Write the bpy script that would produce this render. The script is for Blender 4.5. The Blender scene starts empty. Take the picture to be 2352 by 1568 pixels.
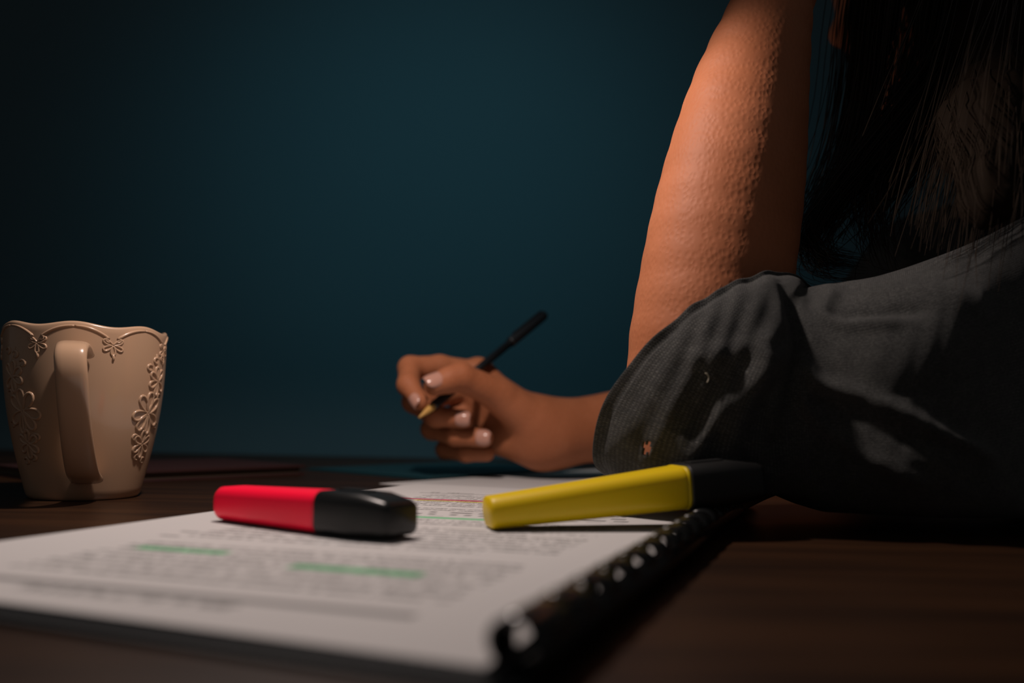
import bpy, math, random
import numpy as np
from mathutils import Vector, Matrix
random.seed(7)
rng = np.random.default_rng(7)
scene = bpy.context.scene
COL = scene.collection

# ------------------------------------------------------------------ camera
FPX, PX, PY, ROLL, CAMH = 2000.0, 1176.0, 958.0, -0.02, 0.0502
cam_d = bpy.data.cameras.new('camera')
cam = bpy.data.objects.new('camera', cam_d)
COL.objects.link(cam)
scene.camera = cam
cam_d.sensor_width = 36.0
cam_d.lens = FPX / 2352.0 * 36.0
cam_d.shift_y = (PY - 784.0) / 2352.0
cam_d.clip_start = 0.01
cam.location = (0, 0, CAMH)
cam.rotation_euler = (Matrix.Rotation(math.pi / 2, 3, 'X') @ Matrix.Rotation(-ROLL, 3, 'Z')).to_euler()
cam_d.dof.use_dof = True
cam_d.dof.focus_distance = 0.455
cam_d.dof.aperture_fstop = 4.6

# ------------------------------------------------------------------ world, lamps, exposure
world = bpy.data.worlds.new('world')
scene.world = world
world.use_nodes = True
bg = world.node_tree.nodes['Background']
bg.inputs[0].default_value = (1.0, 0.98, 0.98, 1)
bg.inputs[1].default_value = 0.042


def spot(name, loc, target, energy, color, size, blend, radius):
    d = bpy.data.lights.new(name, 'SPOT')
    d.energy, d.color, d.spot_size, d.spot_blend, d.shadow_soft_size = energy, color, size, blend, radius
    o = bpy.data.objects.new(name, d)
    COL.objects.link(o)
    o.location = loc
    o.rotation_euler = (Vector(target) - Vector(loc)).to_track_quat('-Z', 'Y').to_euler()
    return o


# warm desk lamp with a downward shade, just above the frame; a cool lamp washing the wall behind
spot('desk_lamp_light', (-0.10, 0.405, 0.335), (-0.115, 0.355, 0.0), 3.0, (1.0, 0.84, 0.77), math.radians(159), 0.30, 0.011)
spot('wall_lamp_light', (-0.085, 0.50, 0.44), (-0.085, 1.06, 0.30), 2.1, (0.31, 0.85, 1.0), math.radians(98), 1.0, 0.03)
scene.cycles.diffuse_bounces = 1
scene.view_settings.view_transform = 'Standard'
scene.view_settings.look = 'None'
scene.view_settings.exposure = 0.0
scene.view_settings.gamma = 1.0
scene.view_settings.use_curve_mapping = False


# ------------------------------------------------------------------ plan helpers: a pixel and a distance give a point in the room
def ray(px, py):
    U, V = px - PX, PY - py
    c, s = math.cos(ROLL), math.sin(ROLL)
    return Vector(((U * c + V * s) / FPX, 1.0, (-U * s + V * c) / FPX))


def at(px, py, y):
    return Vector((0, 0, CAMH)) + ray(px, py) * y


def gz(px, py, z=0.0):
    d = ray(px, py)
    return Vector((0, 0, CAMH)) + d * ((z - CAMH) / d.z)


# ------------------------------------------------------------------ node helpers
class S:
    """A node socket with arithmetic."""
    def __init__(s, nt, sock): s.nt, s.k = nt, sock
    def _m(s, op, *a):
        n = s.nt.nodes.new('ShaderNodeMath'); n.operation = op
        for i, x in enumerate((s,) + a):
            if isinstance(x, S): s.nt.links.new(x.k, n.inputs[i])
            else: n.inputs[i].default_value = x
        return S(s.nt, n.outputs[0])
    def __add__(s, o): return s._m('ADD', o)
    def __sub__(s, o): return s._m('SUBTRACT', o)
    def __mul__(s, o): return s._m('MULTIPLY', o)
    def __truediv__(s, o): return s._m('DIVIDE', o)
    def floor(s): return s._m('FLOOR')
    def fract(s): return s._m('FRACT')
    def abs(s): return s._m('ABSOLUTE')
    def sin(s): return s._m('SINE')
    def max(s, o): return s._m('MAXIMUM', o)
    def min(s, o): return s._m('MINIMUM', o)
    def inv(s): return (s * -1.0) + 1.0
    def clamp(s):
        r = s._m('ADD', 0.0); r.k.node.use_clamp = True; return r
    def step(s, lo, hi):
        """0 below lo, 1 above hi, smooth between"""
        n = s.nt.nodes.new('ShaderNodeMapRange'); n.interpolation_type = 'SMOOTHSTEP'
        s.nt.links.new(s.k, n.inputs[0]); n.inputs[1].default_value = lo; n.inputs[2].default_value = hi
        return S(s.nt, n.outputs[0])
    def band(s, a, b, e):
        return s.step(a - e, a + e) * s.step(b - e, b + e).inv()


def combine(nt, x, y, z=0.0):
    n = nt.nodes.new('ShaderNodeCombineXYZ')
    for i, v in enumerate((x, y, z)):
        if isinstance(v, S): nt.links.new(v.k, n.inputs[i])
        else: n.inputs[i].default_value = v
    return n.outputs[0]


def white(nt, x, y):
    n = nt.nodes.new('ShaderNodeTexWhiteNoise'); n.noise_dimensions = '2D'
    nt.links.new(combine(nt, x, y), n.inputs['Vector'])
    return S(nt, n.outputs['Value'])


def coords(nt, kind='Object', scale=(1, 1, 1)):
    t = nt.nodes.new('ShaderNodeTexCoord')
    m = nt.nodes.new('ShaderNodeMapping'); m.inputs['Scale'].default_value = scale
    nt.links.new(t.outputs[kind], m.inputs[0])
    return m.outputs[0]


def noise(nt, vec, scale, detail=3.0, rough=0.5):
    n = nt.nodes.new('ShaderNodeTexNoise')
    n.inputs['Scale'].default_value = scale; n.inputs['Detail'].default_value = detail; n.inputs['Roughness'].default_value = rough
    nt.links.new(vec, n.inputs['Vector'])
    return S(nt, n.outputs['Fac'])


def mix(nt, fac, a, b, mode='MIX'):
    n = nt.nodes.new('ShaderNodeMix'); n.data_type = 'RGBA'; n.blend_type = mode
    for i, v in ((0, fac), (6, a), (7, b)):
        if isinstance(v, S): nt.links.new(v.k, n.inputs[i])
        elif hasattr(v, 'is_linked'): nt.links.new(v, n.inputs[i])
        elif isinstance(v, (int, float)): n.inputs[i].default_value = v
        else: n.inputs[i].default_value = (*v, 1)
    return n.outputs[2]


def mat(name, color=(.5, .5, .5), rough=.5, **kw):
    m = bpy.data.materials.new(name); m.use_nodes = True
    b = m.node_tree.nodes['Principled BSDF']
    b.inputs['Base Color'].default_value = (*color, 1); b.inputs['Roughness'].default_value = rough
    for k, v in kw.items(): b.inputs[k.replace('_', ' ')].default_value = v
    return m, m.node_tree, b


def bump(nt, b, height, strength, dist):
    n = nt.nodes.new('ShaderNodeBump'); n.inputs['Strength'].default_value = strength; n.inputs['Distance'].default_value = dist
    nt.links.new(height.k if isinstance(height, S) else height, n.inputs['Height'])
    nt.links.new(n.outputs[0], b.inputs['Normal'])


M = {}
# wall: dark blue green paint
m, nt, b = mat('wall_paint', (.045, .10, .125), .8); M['wall'] = m
n1 = noise(nt, coords(nt), 3.0, 4)
nt.links.new(mix(nt, n1, (.045, .10, .125), (.06, .115, .138)), b.inputs['Base Color'])
bump(nt, b, noise(nt, coords(nt), 160, 2), .15, .002)
M['floor'] = mat('floor_boards', (.03, .022, .018), .6)[0]
# table: dark walnut varnish
m, nt, b = mat('dark_walnut', (.03, .012, .006), .42); M['table'] = m
b.inputs['Specular IOR Level'].default_value = .3
g = noise(nt, coords(nt, 'Object', (3, 40, 40)), 2.0, 6, .6)
g2 = noise(nt, coords(nt, 'Object', (1, 5, 5)), 4.0, 3)
nt.links.new(mix(nt, (g * .6 + g2 * .5).step(.35, .75), (.017, .0075, .0037), (.055, .023, .009)), b.inputs['Base Color'])
bump(nt, b, noise(nt, coords(nt, 'Object', (8, 120, 120)), 4.0, 3), .12, .0006)
# skin
m, nt, b = mat('skin', (.57, .20, .09), .6); M['skin'] = m
b.inputs['Specular IOR Level'].default_value = .32
v = nt.nodes.new('ShaderNodeTexVoronoi'); v.inputs['Scale'].default_value = 390
nt.links.new(coords(nt, 'Object', (1, 1, .8)), v.inputs['Vector'])
vd = S(nt, v.outputs['Distance'])
blot = noise(nt, coords(nt), 28, 4)
nt.links.new(mix(nt, blot.step(.35, .7), (.49, .168, .073), (.56, .20, .092)), b.inputs['Base Color'])
fine = noise(nt, coords(nt), 1500, 2)
bump(nt, b, vd.step(.05, .70) * .8 + fine * .12, .24, .0007)
b.inputs['Subsurface Weight'].default_value = .12
b.inputs['Subsurface Radius'].default_value = (1, .35, .2)
b.inputs['Subsurface Scale'].default_value = .003
M['nail'] = mat('nail', (.70, .36, .27), .18)[0]
M['hair_mass'] = mat('dark_hair_mass', (.016, .010, .006), .85, Specular_IOR_Level=.1)[0]
M['hair'] = mat('dark_hair', (.035, .022, .013), .40)[0]
# porcelain
m, nt, b = mat('cream_porcelain', (.60, .39, .25), .24); M['mug'] = m
b.inputs['Coat Weight'].default_value = .3; b.inputs['Coat Roughness'].default_value = .06
M['coffee'] = mat('dark_coffee', (.02, .01, .006), .1)[0]
# highlighters
M['pink'] = mat('fluorescent_pink', (1.7, .008, .07), .35, Subsurface_Weight=.15, Subsurface_Scale=.004)[0]
M['yellow'] = mat('fluorescent_yellow', (.95, .66, .0), .45, Subsurface_Weight=.15, Subsurface_Scale=.004)[0]
M['cap'] = mat('black_cap', (.011, .012, .012), .32)[0]
M['cap_matte'] = mat('black_cap_matte', (.008, .008, .008), .5)[0]
M['comb'] = mat('black_plastic', (.010, .011, .011), .22)[0]
M['cover'] = mat('black_card', (.010, .011, .012), .6)[0]
M['sheet'] = mat('white_paper', (.74, .72, .71), .75)[0]
M['folder'] = mat('teal_card', (.012, .06, .075), .5)[0]  # teal shade by the writing hand, put into a card colour
M['book'] = mat('oxblood_cloth', (.045, .014, .013), .6)[0]
M['book_pages'] = mat('book_pages', (.10, .075, .05), .8)[0]
M['pen'] = mat('black_pen', (.010, .011, .013), .35)[0]
M['pen_tip'] = mat('brass_tip', (.80, .45, .12), .4)[0]
M['trousers'] = mat('dark_denim', (.012, .013, .018), .9)[0]
M['shoe'] = mat('dark_leather', (.01, .009, .008), .5)[0]
M['lint'] = mat('pale_lint', (.6, .55, .42), .8)[0]
M['steel'] = mat('brushed_steel', (.5, .5, .5), .35, Metallic=1.0)[0]
# knitted jersey on the sleeve (uv in cm)
m, nt, b = mat('charcoal_knit', (.05, .05, .05), .9); M['knit'] = m
uvn = nt.nodes.new('ShaderNodeUVMap'); uvn.uv_map = 'cm'
sp = nt.nodes.new('ShaderNodeSeparateXYZ'); nt.links.new(uvn.outputs[0], sp.inputs[0])
U, V = S(nt, sp.outputs[0]), S(nt, sp.outputs[1])
wob = noise(nt, uvn.outputs[0], 3.0, 3)
U = U + wob * .10; V = V + wob * .12
cx = V / .15; ry = U / .115 + ((cx.fract() - .5).abs() * 1.5)
st = (ry.fract() - .5).abs() * 2.0                      # 0 mid stitch, 1 joint
stitch = st.step(.25, .95).inv() * ((cx.fract() - .5).abs() * 2.0).step(.02, .35)
rnd = white(nt, cx.floor() * 2.0 + cx.fract().step(.49, .51), ry.floor())
lum = (stitch * (rnd * .8 + .2)).clamp()
patch = noise(nt, uvn.outputs[0], 1.2, 2).step(.3, .7)
nt.links.new(mix(nt, lum * (patch * .4 + .6), (.022, .023, .022), (.15, .15, .137)), b.inputs['Base Color'])
bump(nt, b, lum, .8, .0007)
b.inputs['Sheen Weight'].default_value = .15
m, nt, b = mat('charcoal_jersey', (.02, .02, .019), .95); M['jersey'] = m
wv = noise(nt, coords(nt, 'Object', (500, 500, 900)), 1.0, 2)
nt.links.new(mix(nt, wv.step(.45, .75), (.024, .025, .024), (.085, .085, .075)), b.inputs['Base Color'])
bump(nt, b, wv, .5, .0006)

# printed page (uv in cm: x from the left edge, y down from the far edge)
m, nt, b = mat('printed_page', (.75, .73, .72), .75); M['page'] = m
uvn = nt.nodes.new('ShaderNodeUVMap'); uvn.uv_map = 'cm'
sp = nt.nodes.new('ShaderNodeSeparateXYZ'); nt.links.new(uvn.outputs[0], sp.inputs[0])
u, v0 = S(nt, sp.outputs[0]), S(nt, sp.outputs[1])
v = v0 + (v0 * (-.2 / 37) + .26) * (u - 4.7)
PITCH = .66
row = (v / PITCH).floor(); fr = (v / PITCH).fract()
rr = white(nt, row, row * 0 + 3.7)
tex_band = fr.band(.22, .72, .07)
blocks = None
for a, c_ in ((6.5, 13.2), (13.9, 15.2), (18.5, 20.45), (21.35, 27.2), (28.3, 34.3)):
    q = v.band(a, c_, .03); blocks = q if blocks is None else blocks.max(q)
left = (u - (rr * .25 + 4.2)).step(0, .05)
right = (u - 18.0 + rr.step(.8, .82) * 2.5).step(0, .06).inv()
word = white(nt, (u / .15 + rr * 3).floor(), row).step(.15, .19)
lett = white(nt, (u / .11).floor(), row)
glyph = white(nt, (u / .05).floor(), (v / .11).floor()).step(.22, .5)
ink = tex_band * blocks * left * right * word * (lett * .35 + .65) * (glyph * .8 + .2)
# larger spaced lines below the first block
fr2 = (v / .85).fract(); row2 = (v / .85).floor()
big = fr2.band(.25, .72, .08) * v.band(15.45, 17.3, .05) * u.band(5.0, 18.0, .05) * white(nt, (u / .34).floor(), row2).step(.42, .5)
ink = ink.max(big * .9)
ink = ink.max(v.band(5.82, 6.02, .03) * u.band(3.4, 18, .03) * .85)                                  # header rule
ink = ink.max(v.band(5.25, 5.72, .05) * u.band(3.9, 6.6, .05) * white(nt, (u / .1).floor(), row).step(.3, .5) * .8)
ink = ink.max(v.band(35.42, 35.86, .04) * u.band(4.2, 18.0, .04) * .9)                              # footer rule
ink = ink.max(v.band(36.05, 36.6, .05) * u.band(7.3, 13.8, .05) * white(nt, (u / .12).floor(), row).step(.25, .4) * .8)
ink = ink.max(v.band(25.75, 26.0, .04) * u.band(3.4, 4.2, .04) * .8).max(v.band(26.95, 27.2, .04) * u.band(3.5, 4.3, .04) * .8)
col = mix(nt, ink * .80, (.75, .73, .72), (.05, .05, .05))
wav = noise(nt, uvn.outputs[0], .9, 2) * .5 - .25
hl_edge = noise(nt, uvn.outputs[0], 6, 2) * .14 - .07
def hl(c, mask):
    global col
    col = mix(nt, mask * .95, col, c, 'MULTIPLY')
hl((.20, .84, .38), (v + hl_edge).band(17.62, 18.2, .03) * (u + hl_edge).band(8.0, 14.5, .05))
hl((.20, .84, .38), (v + hl_edge).band(29.45, 30.10, .03) * (u + hl_edge).band(4.9, 8.35, .05))
hl((.20, .84, .38), (v + hl_edge).band(30.75, 31.50, .03) * (u + hl_edge).band(11.6, 15.8, .05))
hl((1.0, .10, .22), (v + wav).band(9.45, 10.0, .05) * u.band(3.6, 14.5, .08))
hl((1.0, .85, .18), (v + wav).band(10.12, 10.62, .05) * u.band(5.2, 14.5, .08))
nt.links.new(col, b.inputs['Base Color'])


# ------------------------------------------------------------------ object helpers
def obj(name, verts, faces, material, parent=None, smooth=True, loc=None):
    me = bpy.data.meshes.new(name)
    me.from_pydata([tuple(p) for p in verts], [], [tuple(f) for f in faces])
    me.materials.append(material)
    if smooth: me.polygons.foreach_set('use_smooth', [True] * len(me.polygons))
    me.update()
    o = bpy.data.objects.new(name, me)
    COL.objects.link(o)
    if loc is not None: o.location = loc
    if parent is not None: o.parent = parent
    return o


def obj_np(name, V, F, material, parent=None, smooth=True):
    """V (n,3), F (m,k) arrays"""
    me = bpy.data.meshes.new(name)
    k = F.shape[1]
    me.vertices.add(len(V)); me.vertices.foreach_set('co', np.asarray(V, np.float32).ravel())
    me.loops.add(F.size); me.loops.foreach_set('vertex_index', F.astype(np.int32).ravel())
    me.polygons.add(len(F))
    me.polygons.foreach_set('loop_start', np.arange(0, F.size, k, dtype=np.int32))
    me.polygons.foreach_set('loop_total', np.full(len(F), k, np.int32))
    me.polygons.foreach_set('use_smooth', np.full(len(F), smooth))
    me.materials.append(material)
    me.update(calc_edges=True); me.validate()
    o = bpy.data.objects.new(name, me)
    COL.objects.link(o)
    if parent is not None: o.parent = parent
    return o


def empty(name, loc=(0, 0, 0), rot=(0, 0, 0)):
    o = bpy.data.objects.new(name, None); COL.objects.link(o)
    o.location = loc; o.rotation_euler = rot; o.empty_display_size = .02
    return o


def tag(o, label=None, cat=None, group=None, kind=None):
    if label: o['label'] = label
    if cat: o['category'] = cat
    if group: o['group'] = group
    if kind: o['kind'] = kind
    return o


def box(x0, x1, y0, y1, z0, z1):
    V = [(x, y, z) for z in (z0, z1) for y in (y0, y1) for x in (x0, x1)]
    return V, [(0, 2, 3, 1), (4, 5, 7, 6), (0, 1, 5, 4), (2, 6, 7, 3), (0, 4, 6, 2), (1, 3, 7, 5)]


def bevel(o, w, seg=2):
    md = o.modifiers.new('bevel', 'BEVEL'); md.width = w; md.segments = seg; md.limit_method = 'ANGLE'
    return o


def loft(rings, close_ends=True, cyclic=True):
    n = len(rings[0]); V = [p for r in rings for p in r]; F = []
    for i in range(len(rings) - 1):
        for j in range(n if cyclic else n - 1):
            k = (j + 1) % n
            F.append((i * n + j, i * n + k, (i + 1) * n + k, (i + 1) * n + j))
    if close_ends:
        F.append(tuple(range(n - 1, -1, -1))); F.append(tuple((len(rings) - 1) * n + j for j in range(n)))
    return V, F


def frame_tube(path, radii, nseg=10, flat=1.0):
    """tube along a list of Vectors with per-point radius"""
    rings = []; up = None
    for i, p in enumerate(path):
        t = (path[min(i + 1, len(path) - 1)] - path[max(i - 1, 0)]).normalized()
        if up is None:
            up = t.orthogonal().normalized()
        up = (up - t * up.dot(t)).normalized()
        s = t.cross(up)
        r = radii[i] if hasattr(radii, '__len__') else radii
        rings.append([p + (up * math.cos(a) + s * math.sin(a) * flat) * r for a in [2 * math.pi * k / nseg for k in range(nseg)]])
    return rings


def catmull(P, n):
    P = [np.array(p, float) for p in P]
    P = [2 * P[0] - P[1]] + P + [2 * P[-1] - P[-2]]
    out = []
    segs = len(P) - 3
    for t in np.linspace(0, segs, n):
        i = min(int(t), segs - 1); f = t - i
        a, b_, c, d = P[i:i + 4]
        out.append(.5 * (2 * b_ + (c - a) * f + (2 * a - 5 * b_ + 4 * c - d) * f * f + (3 * b_ - a - 3 * c + d) * f ** 3))
    return np.array(out)


# ------------------------------------------------------------------ room shell
tag(obj('wall_back', *box(-3.0, 3.0, 1.06, 1.16, -.74, 2.0), M['wall'], smooth=False), kind='structure')
tag(obj('floor', *box(-3.0, 3.0, -1.6, 1.06, -.80, -.74), M['floor'], smooth=False), kind='structure')
bb = obj('baseboard_back', *box(-3.0, 3.0, 1.045, 1.0605, -.74, -.66), M['floor'], smooth=False); tag(bb, kind='structure'); bevel(bb, .004)

# ------------------------------------------------------------------ table
table = tag(empty('table', (-.35, .35, -.74)), 'dark varnished walnut table everything stands on, wood grain showing', 'table')
TX0, TX1, TY0, TY1 = -1.1, .335, -.35, 1.035
def local(V, o): return [(p[0] - o.location.x, p[1] - o.location.y, p[2] - o.location.z) for p in V]
V, F = box(TX0, TX1, TY0, TY1, -.028, 0)
bevel(obj('tabletop', local(V, table), F, M['table'], table, smooth=False), .003)
V, F = box(TX0 + .08, TX1 - .08, TY0 + .08, TY1 - .08, -.10, -.028)
obj('apron', local(V, table), F, M['table'], table, smooth=False)
for lx in (TX0 + .04, TX1 - .10):
    for ly in (TY0 + .04, TY1 - .10):
        rings = [[(lx + .03 + s * w, ly + .03 + t * w, z) for s, t in ((-1, -1), (1, -1), (1, 1), (-1, 1))] for z, w in ((-.74, .02), (-.1, .03), (-.028, .03))]
        V, F = loft(rings); obj('leg', local(V, table), F, M['table'], table, smooth=False)

# ------------------------------------------------------------------ bound notebook
YAW = -.371
NB = Vector((-.06322, .5883, 0))           # its far left corner on the table
nb = tag(empty('bound_notebook', NB, (0, 0, YAW)), 'comb-bound printed document with green highlighted lines lying open under two highlighters', 'notebook')
PW, PL = .21, .377
o = obj('back_cover', *box(-.002, PW + .002, -PL - .004, .002, .0006, .0013), M['cover'], nb, smooth=False)
# block of pages, each sheet edge a thin ledge
V, F = [], []
for i in range(7):
    e = .0003 * math.sin(i * 2.3)
    v_, f_ = box(.0005 + e, PW, -PL - e, -.0005 + e, .0013 + i * .00034, .0013 + i * .00034 + .0003)
    F += [tuple(a + len(V) for a in f) for f in f_]; V += v_
tag(obj('page_block', V, F, M['sheet'], nb, smooth=False), kind='stuff')
NX, NY = 42, 76
V = [(PW * i / NX, -PL * j / NY, .0040 + .00012 * (1 + math.sin(j / NY * 5.0)) * (1 - i / NX) + .00008 * (1 + math.sin(i / NX * 7 + j / NY * 4))) for j in range(NY + 1) for i in range(NX + 1)]
F = [(j * (NX + 1) + i, (j + 1) * (NX + 1) + i, (j + 1) * (NX + 1) + i + 1, j * (NX + 1) + i + 1) for j in range(NY) for i in range(NX)]
pg = obj('printed_page', V, F, M['page'], nb)
uvl = pg.data.uv_layers.new(name='cm')
for l in pg.data.loops:
    co = V[l.vertex_index]; uvl.data[l.index].uv = (co[0] * 100, -co[1] * 100)
# plastic comb along the right edge
CX, CR, CZ = PW + .0055, .0064, .0071
arc = [math.radians(a) for a in range(-120, 41, 16)]
rings = []
for y in (.004, -PL - .003):
    ring = [(CX + CR * math.cos(a), y, CZ + CR * math.sin(a)) for a in arc] + [(CX + (CR - .0007) * math.cos(a), y, CZ + (CR - .0007) * math.sin(a)) for a in reversed(arc)]
    rings.append(ring)
V, F = loft(rings); obj('comb_spine', V, F, M['comb'], nb)
proto = None
tarc = [math.radians(a) for a in range(20, 216, 13)]
PIT = .0211
for k in range(18):
    if proto is None:
        rings = []
        n = len(tarc)
        for i, a in enumerate(tarc):
            w = .0070 * (1 - .55 * max(0, (i / (n - 1) - .55) / .45)); r0, r1 = CR + .0002, CR - .0007
            rings.append([(CX + r * math.cos(a), y, CZ + r * math.sin(a)) for r, y in ((r0, -w), (r0 + .0002, -w * .4), (r0 + .0002, w * .4), (r0, w), (r1, w), (r1, -w))])
        V, F = loft(rings); proto = obj('comb_tooth', V, F, M['comb'], nb); t = proto
    else:
        t = proto.copy(); COL.objects.link(t); t.parent = nb
    t.location = (0, -.0095 - k * PIT, 0)
t.scale = (1, 1.5, 1); t.location.y = -.3665        # the end tooth is the widest

# ------------------------------------------------------------------ loose sheet, teal cards as shade, book behind
A = gz(871, 1110, .0004); Bp = gz(1300, 1082, .0004)
ang = math.atan2(Bp.y - A.y, Bp.x - A.x)
sh = tag(obj('loose_sheet', *box(0, .297, -.21, 0, 0, .0004), M['sheet'], smooth=False), 'plain white sheet lying half under the notebook, reaching below the writing wrist', 'paper')
sh.location = (A.x, A.y, 0.0001); sh.rotation_euler = (0, 0, ang)
fo = tag(empty('teal_folder', (A.x, A.y, 0), (0, 0, ang)), 'thin dark teal card folder on the table behind the writing hand', 'folder')  # flat cards added to stand in for teal shade on the paper
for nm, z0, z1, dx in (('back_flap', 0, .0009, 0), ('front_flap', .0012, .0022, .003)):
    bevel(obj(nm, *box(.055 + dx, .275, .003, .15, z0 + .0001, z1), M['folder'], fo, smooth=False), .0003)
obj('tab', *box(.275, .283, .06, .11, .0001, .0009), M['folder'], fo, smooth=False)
L0, L1 = gz(352, 1106), gz(700, 1090)
ang = math.atan2(L1.y - L0.y, L1.x - L0.x)
bk = tag(empty('closed_book', (L1.x, L1.y, 0), (0, 0, ang)), 'thin dark oxblood book lying flat behind the cream mug', 'book')
o = obj('cover', *box(-.19, 0, 0, .12, .0001, .0018), M['book'], bk, smooth=False)
o = obj('cover', *box(-.19, 0, 0, .12, .0062, .0080), M['book'], bk, smooth=False)
obj('page_block', *box(-.187, -.003, .003, .12, .0018, .0062), M['book_pages'], bk, smooth=False)
V, F = box(-.19, 0, .12, .122, .0001, .0080); obj('spine', V, F, M['book'], bk, smooth=False)


# ------------------------------------------------------------------ highlighters
def rrect(hw, z0, z1, r, n=6):
    hh = (z1 - z0) / 2; r = min(r, hw * .98, hh * .98); pts = []
    for cx_, cz_, a0 in ((hw - r, hh - r, 0), (-hw + r, hh - r, 90), (-hw + r, -hh + r, 180), (hw - r, -hh + r, 270)):
        for k in range(n + 1):
            a = math.radians(a0 + 90 * k / n); pts.append((cx_ + r * math.cos(a), (z0 + z1) / 2 + cz_ + r * math.sin(a)))
    return pts


def highlighter(name, label, body_mat, cap_mat, origin, xdir, Lb, Lc, W, t0, t1, tc, r=.0045, tail=1.0):
    """origin: near bottom edge of the tail; xdir: along the barrel; width runs away from the camera"""
    x = Vector(xdir).normalized(); y = Vector((-x.y, x.x, 0)).normalized(); z = x.cross(y)
    root = empty(name, origin); root.rotation_euler = Matrix((x, y, z)).transposed().to_euler()
    tag(root, label, 'highlighter', 'highlighters on the notebook')
    w0 = W * .80
    rings = []
    for s, sx in ((1 - .55 * tail, 0), (1 - .2 * tail, .0007), (1 - .05 * tail, .002), (1, .0042)):
        rings.append((sx, w0 / 2 * (1 - (1 - s) * .35), t0 * .5 - t0 * .5 * (1 - (1 - s) * .6), t0 * .5 + t0 * .5 * (1 - (1 - s) * .6)))
    for f in (.25, .5, .75, .96, 1.0):
        hw = (w0 + (W - w0) * f) / 2; rings.append((.0042 + (Lb - .0042) * f, hw, 0, t0 + (t1 - t0) * f))
    rings = [[(sx, W / 2 + a, c) for a, c in rrect(hw, z0, z1, r)] for sx, hw, z0, z1 in rings]
    V, F = loft(rings); obj('barrel', V, F, body_mat, root)
    # collar ring where the barrel meets the cap
    V, F = loft([[(sx, W / 2 + a, c) for a, c in rrect(hw, z0, z1, r)] for sx, hw, z0, z1 in ((Lb - .0015, W / 2 + .0001, -.0001, t1 + .0001), (Lb, W / 2 + .0001, -.0001, t1 + .0001))])
    obj('collar', V, F, body_mat, root)
    d = (tc - t1) / 2; hw = W / 2 + d
    prof = [(Lb, hw * .985, -d * .9, t1 + d * .9), (Lb + .0008, hw, -d, t1 + d), (Lb + Lc * .45, hw, -d, t1 + d),
            (Lb + Lc * .62, hw * .97, -d + .0004, t1 + d * .9), (Lb + Lc * .93, hw * .80, -d + .0016, t1 + d - .0022),
            (Lb + Lc * .985, hw * .76, -d + .0022, t1 + d - .0030), (Lb + Lc, hw * .68, -d + .0034, t1 + d - .0044)]
    V, F = loft([[(sx, W / 2 + a, c) for a, c in rrect(h, z0, z1, r * (1 if i < 4 else .7))] for i, (sx, h, z0, z1) in enumerate(prof)])
    obj('cap', V, F, cap_mat, root)
    # clip ridge on the cap's upper face
    V, F = box(Lb + .004, Lb + Lc * .55, W / 2 - .003, W / 2 + .003, t1 + d - .0002, t1 + d + .0007)
    bevel(obj('clip', V, F, cap_mat, root, smooth=False), .0004)
    return root


P1 = gz(474, 1196, .0045)
a_ = math.radians(-33)
highlighter('highlighter', 'pink highlighter with glossy black cap lying flat on the page', M['pink'], M['cap'], P1, (math.cos(a_), math.sin(a_), 0.0), .0625, .034, .0225, .0143, .0158, .0172)
T = gz(1137, 1222, .0045); Bq = at(1594, 1172, .366)
xd = Bq - T
highlighter('highlighter', 'yellow highlighter whose black cap rests tilted on the black comb binding', M['yellow'], M['cap_matte'], T, xd, xd.length, .036, .024, .0132, .0182, .0196, .0056, .32)

# ------------------------------------------------------------------ mug
mug_at = Vector((-.2442, .499, 0))
MS = .912     # overall girth
mug = tag(empty('coffee_mug', mug_at), 'cream porcelain mug with embossed flowers and scrolled wavy rim, handle towards viewer', 'mug')
PROF = [(0, .0300), (.0015, .0322), (.006, .0335), (.02, .0371), (.035, .0406), (.05, .0433), (.065, .0452), (.08, .0461), (.092, .0464), (.0975, .0466)]
_z = [p[0] for p in PROF]; _r = [p[1] for p in PROF]
def mrad(z): return float(np.interp(z, _z, _r))
zs = np.concatenate([[0, .0008, .0025], np.linspace(.006, .0975, 34)])
pr_z = np.array(_z); pr_r = np.array(_r)
_pf = np.polyfit(pr_z[2:], pr_r[2:], 4)
def mrad(z): return float(np.polyval(_pf, z)) if z > .006 else float(np.interp(z, _z, _r))
NT = 168
CAMTH = math.radians(26.5)     # direction of the viewer seen from the mug
TH0 = CAMTH + math.radians(-34.5)       # one rim motif, measured from the camera direction
def rimw(th): return .0011 * math.cos(7 * (th - TH0) + math.pi)
rings = []
def pol(r, th, z): return (MS * r * math.sin(th), -MS * r * math.cos(th), z)
for z in zs:
    k = max(0, (z - .06) / .0375) ** 2
    rings.append([pol(mrad(z), t, z + k * rimw(t)) for t in np.linspace(0, 2 * math.pi, NT, endpoint=False)])
for dr, dz in ((.0004, .0009), (.0012, .0014), (.0022, .0012), (.0031, .0004)):
    rings.append([pol(mrad(.0975) - dr, t, .0975 + dz + rimw(t)) for t in np.linspace(0, 2 * math.pi, NT, endpoint=False)])
for z in np.linspace(.094, .006, 14):
    rings.append([pol(mrad(z) - .0034, t, z + max(0, (z - .06) / .0375) ** 2 * rimw(t)) for t in np.linspace(0, 2 * math.pi, NT, endpoint=False)])
V, F = loft(rings); obj('body', V, F, M['mug'], mug)
rings = [[pol(r, t, .072) for t in np.linspace(0, 2 * math.pi, 64, endpoint=False)] for r in (.004, mrad(.072) - .0036)]
V, F = loft(rings, close_ends=False); F.append(tuple(range(63, -1, -1))); obj('coffee', V, F, M['coffee'], mug)
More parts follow.
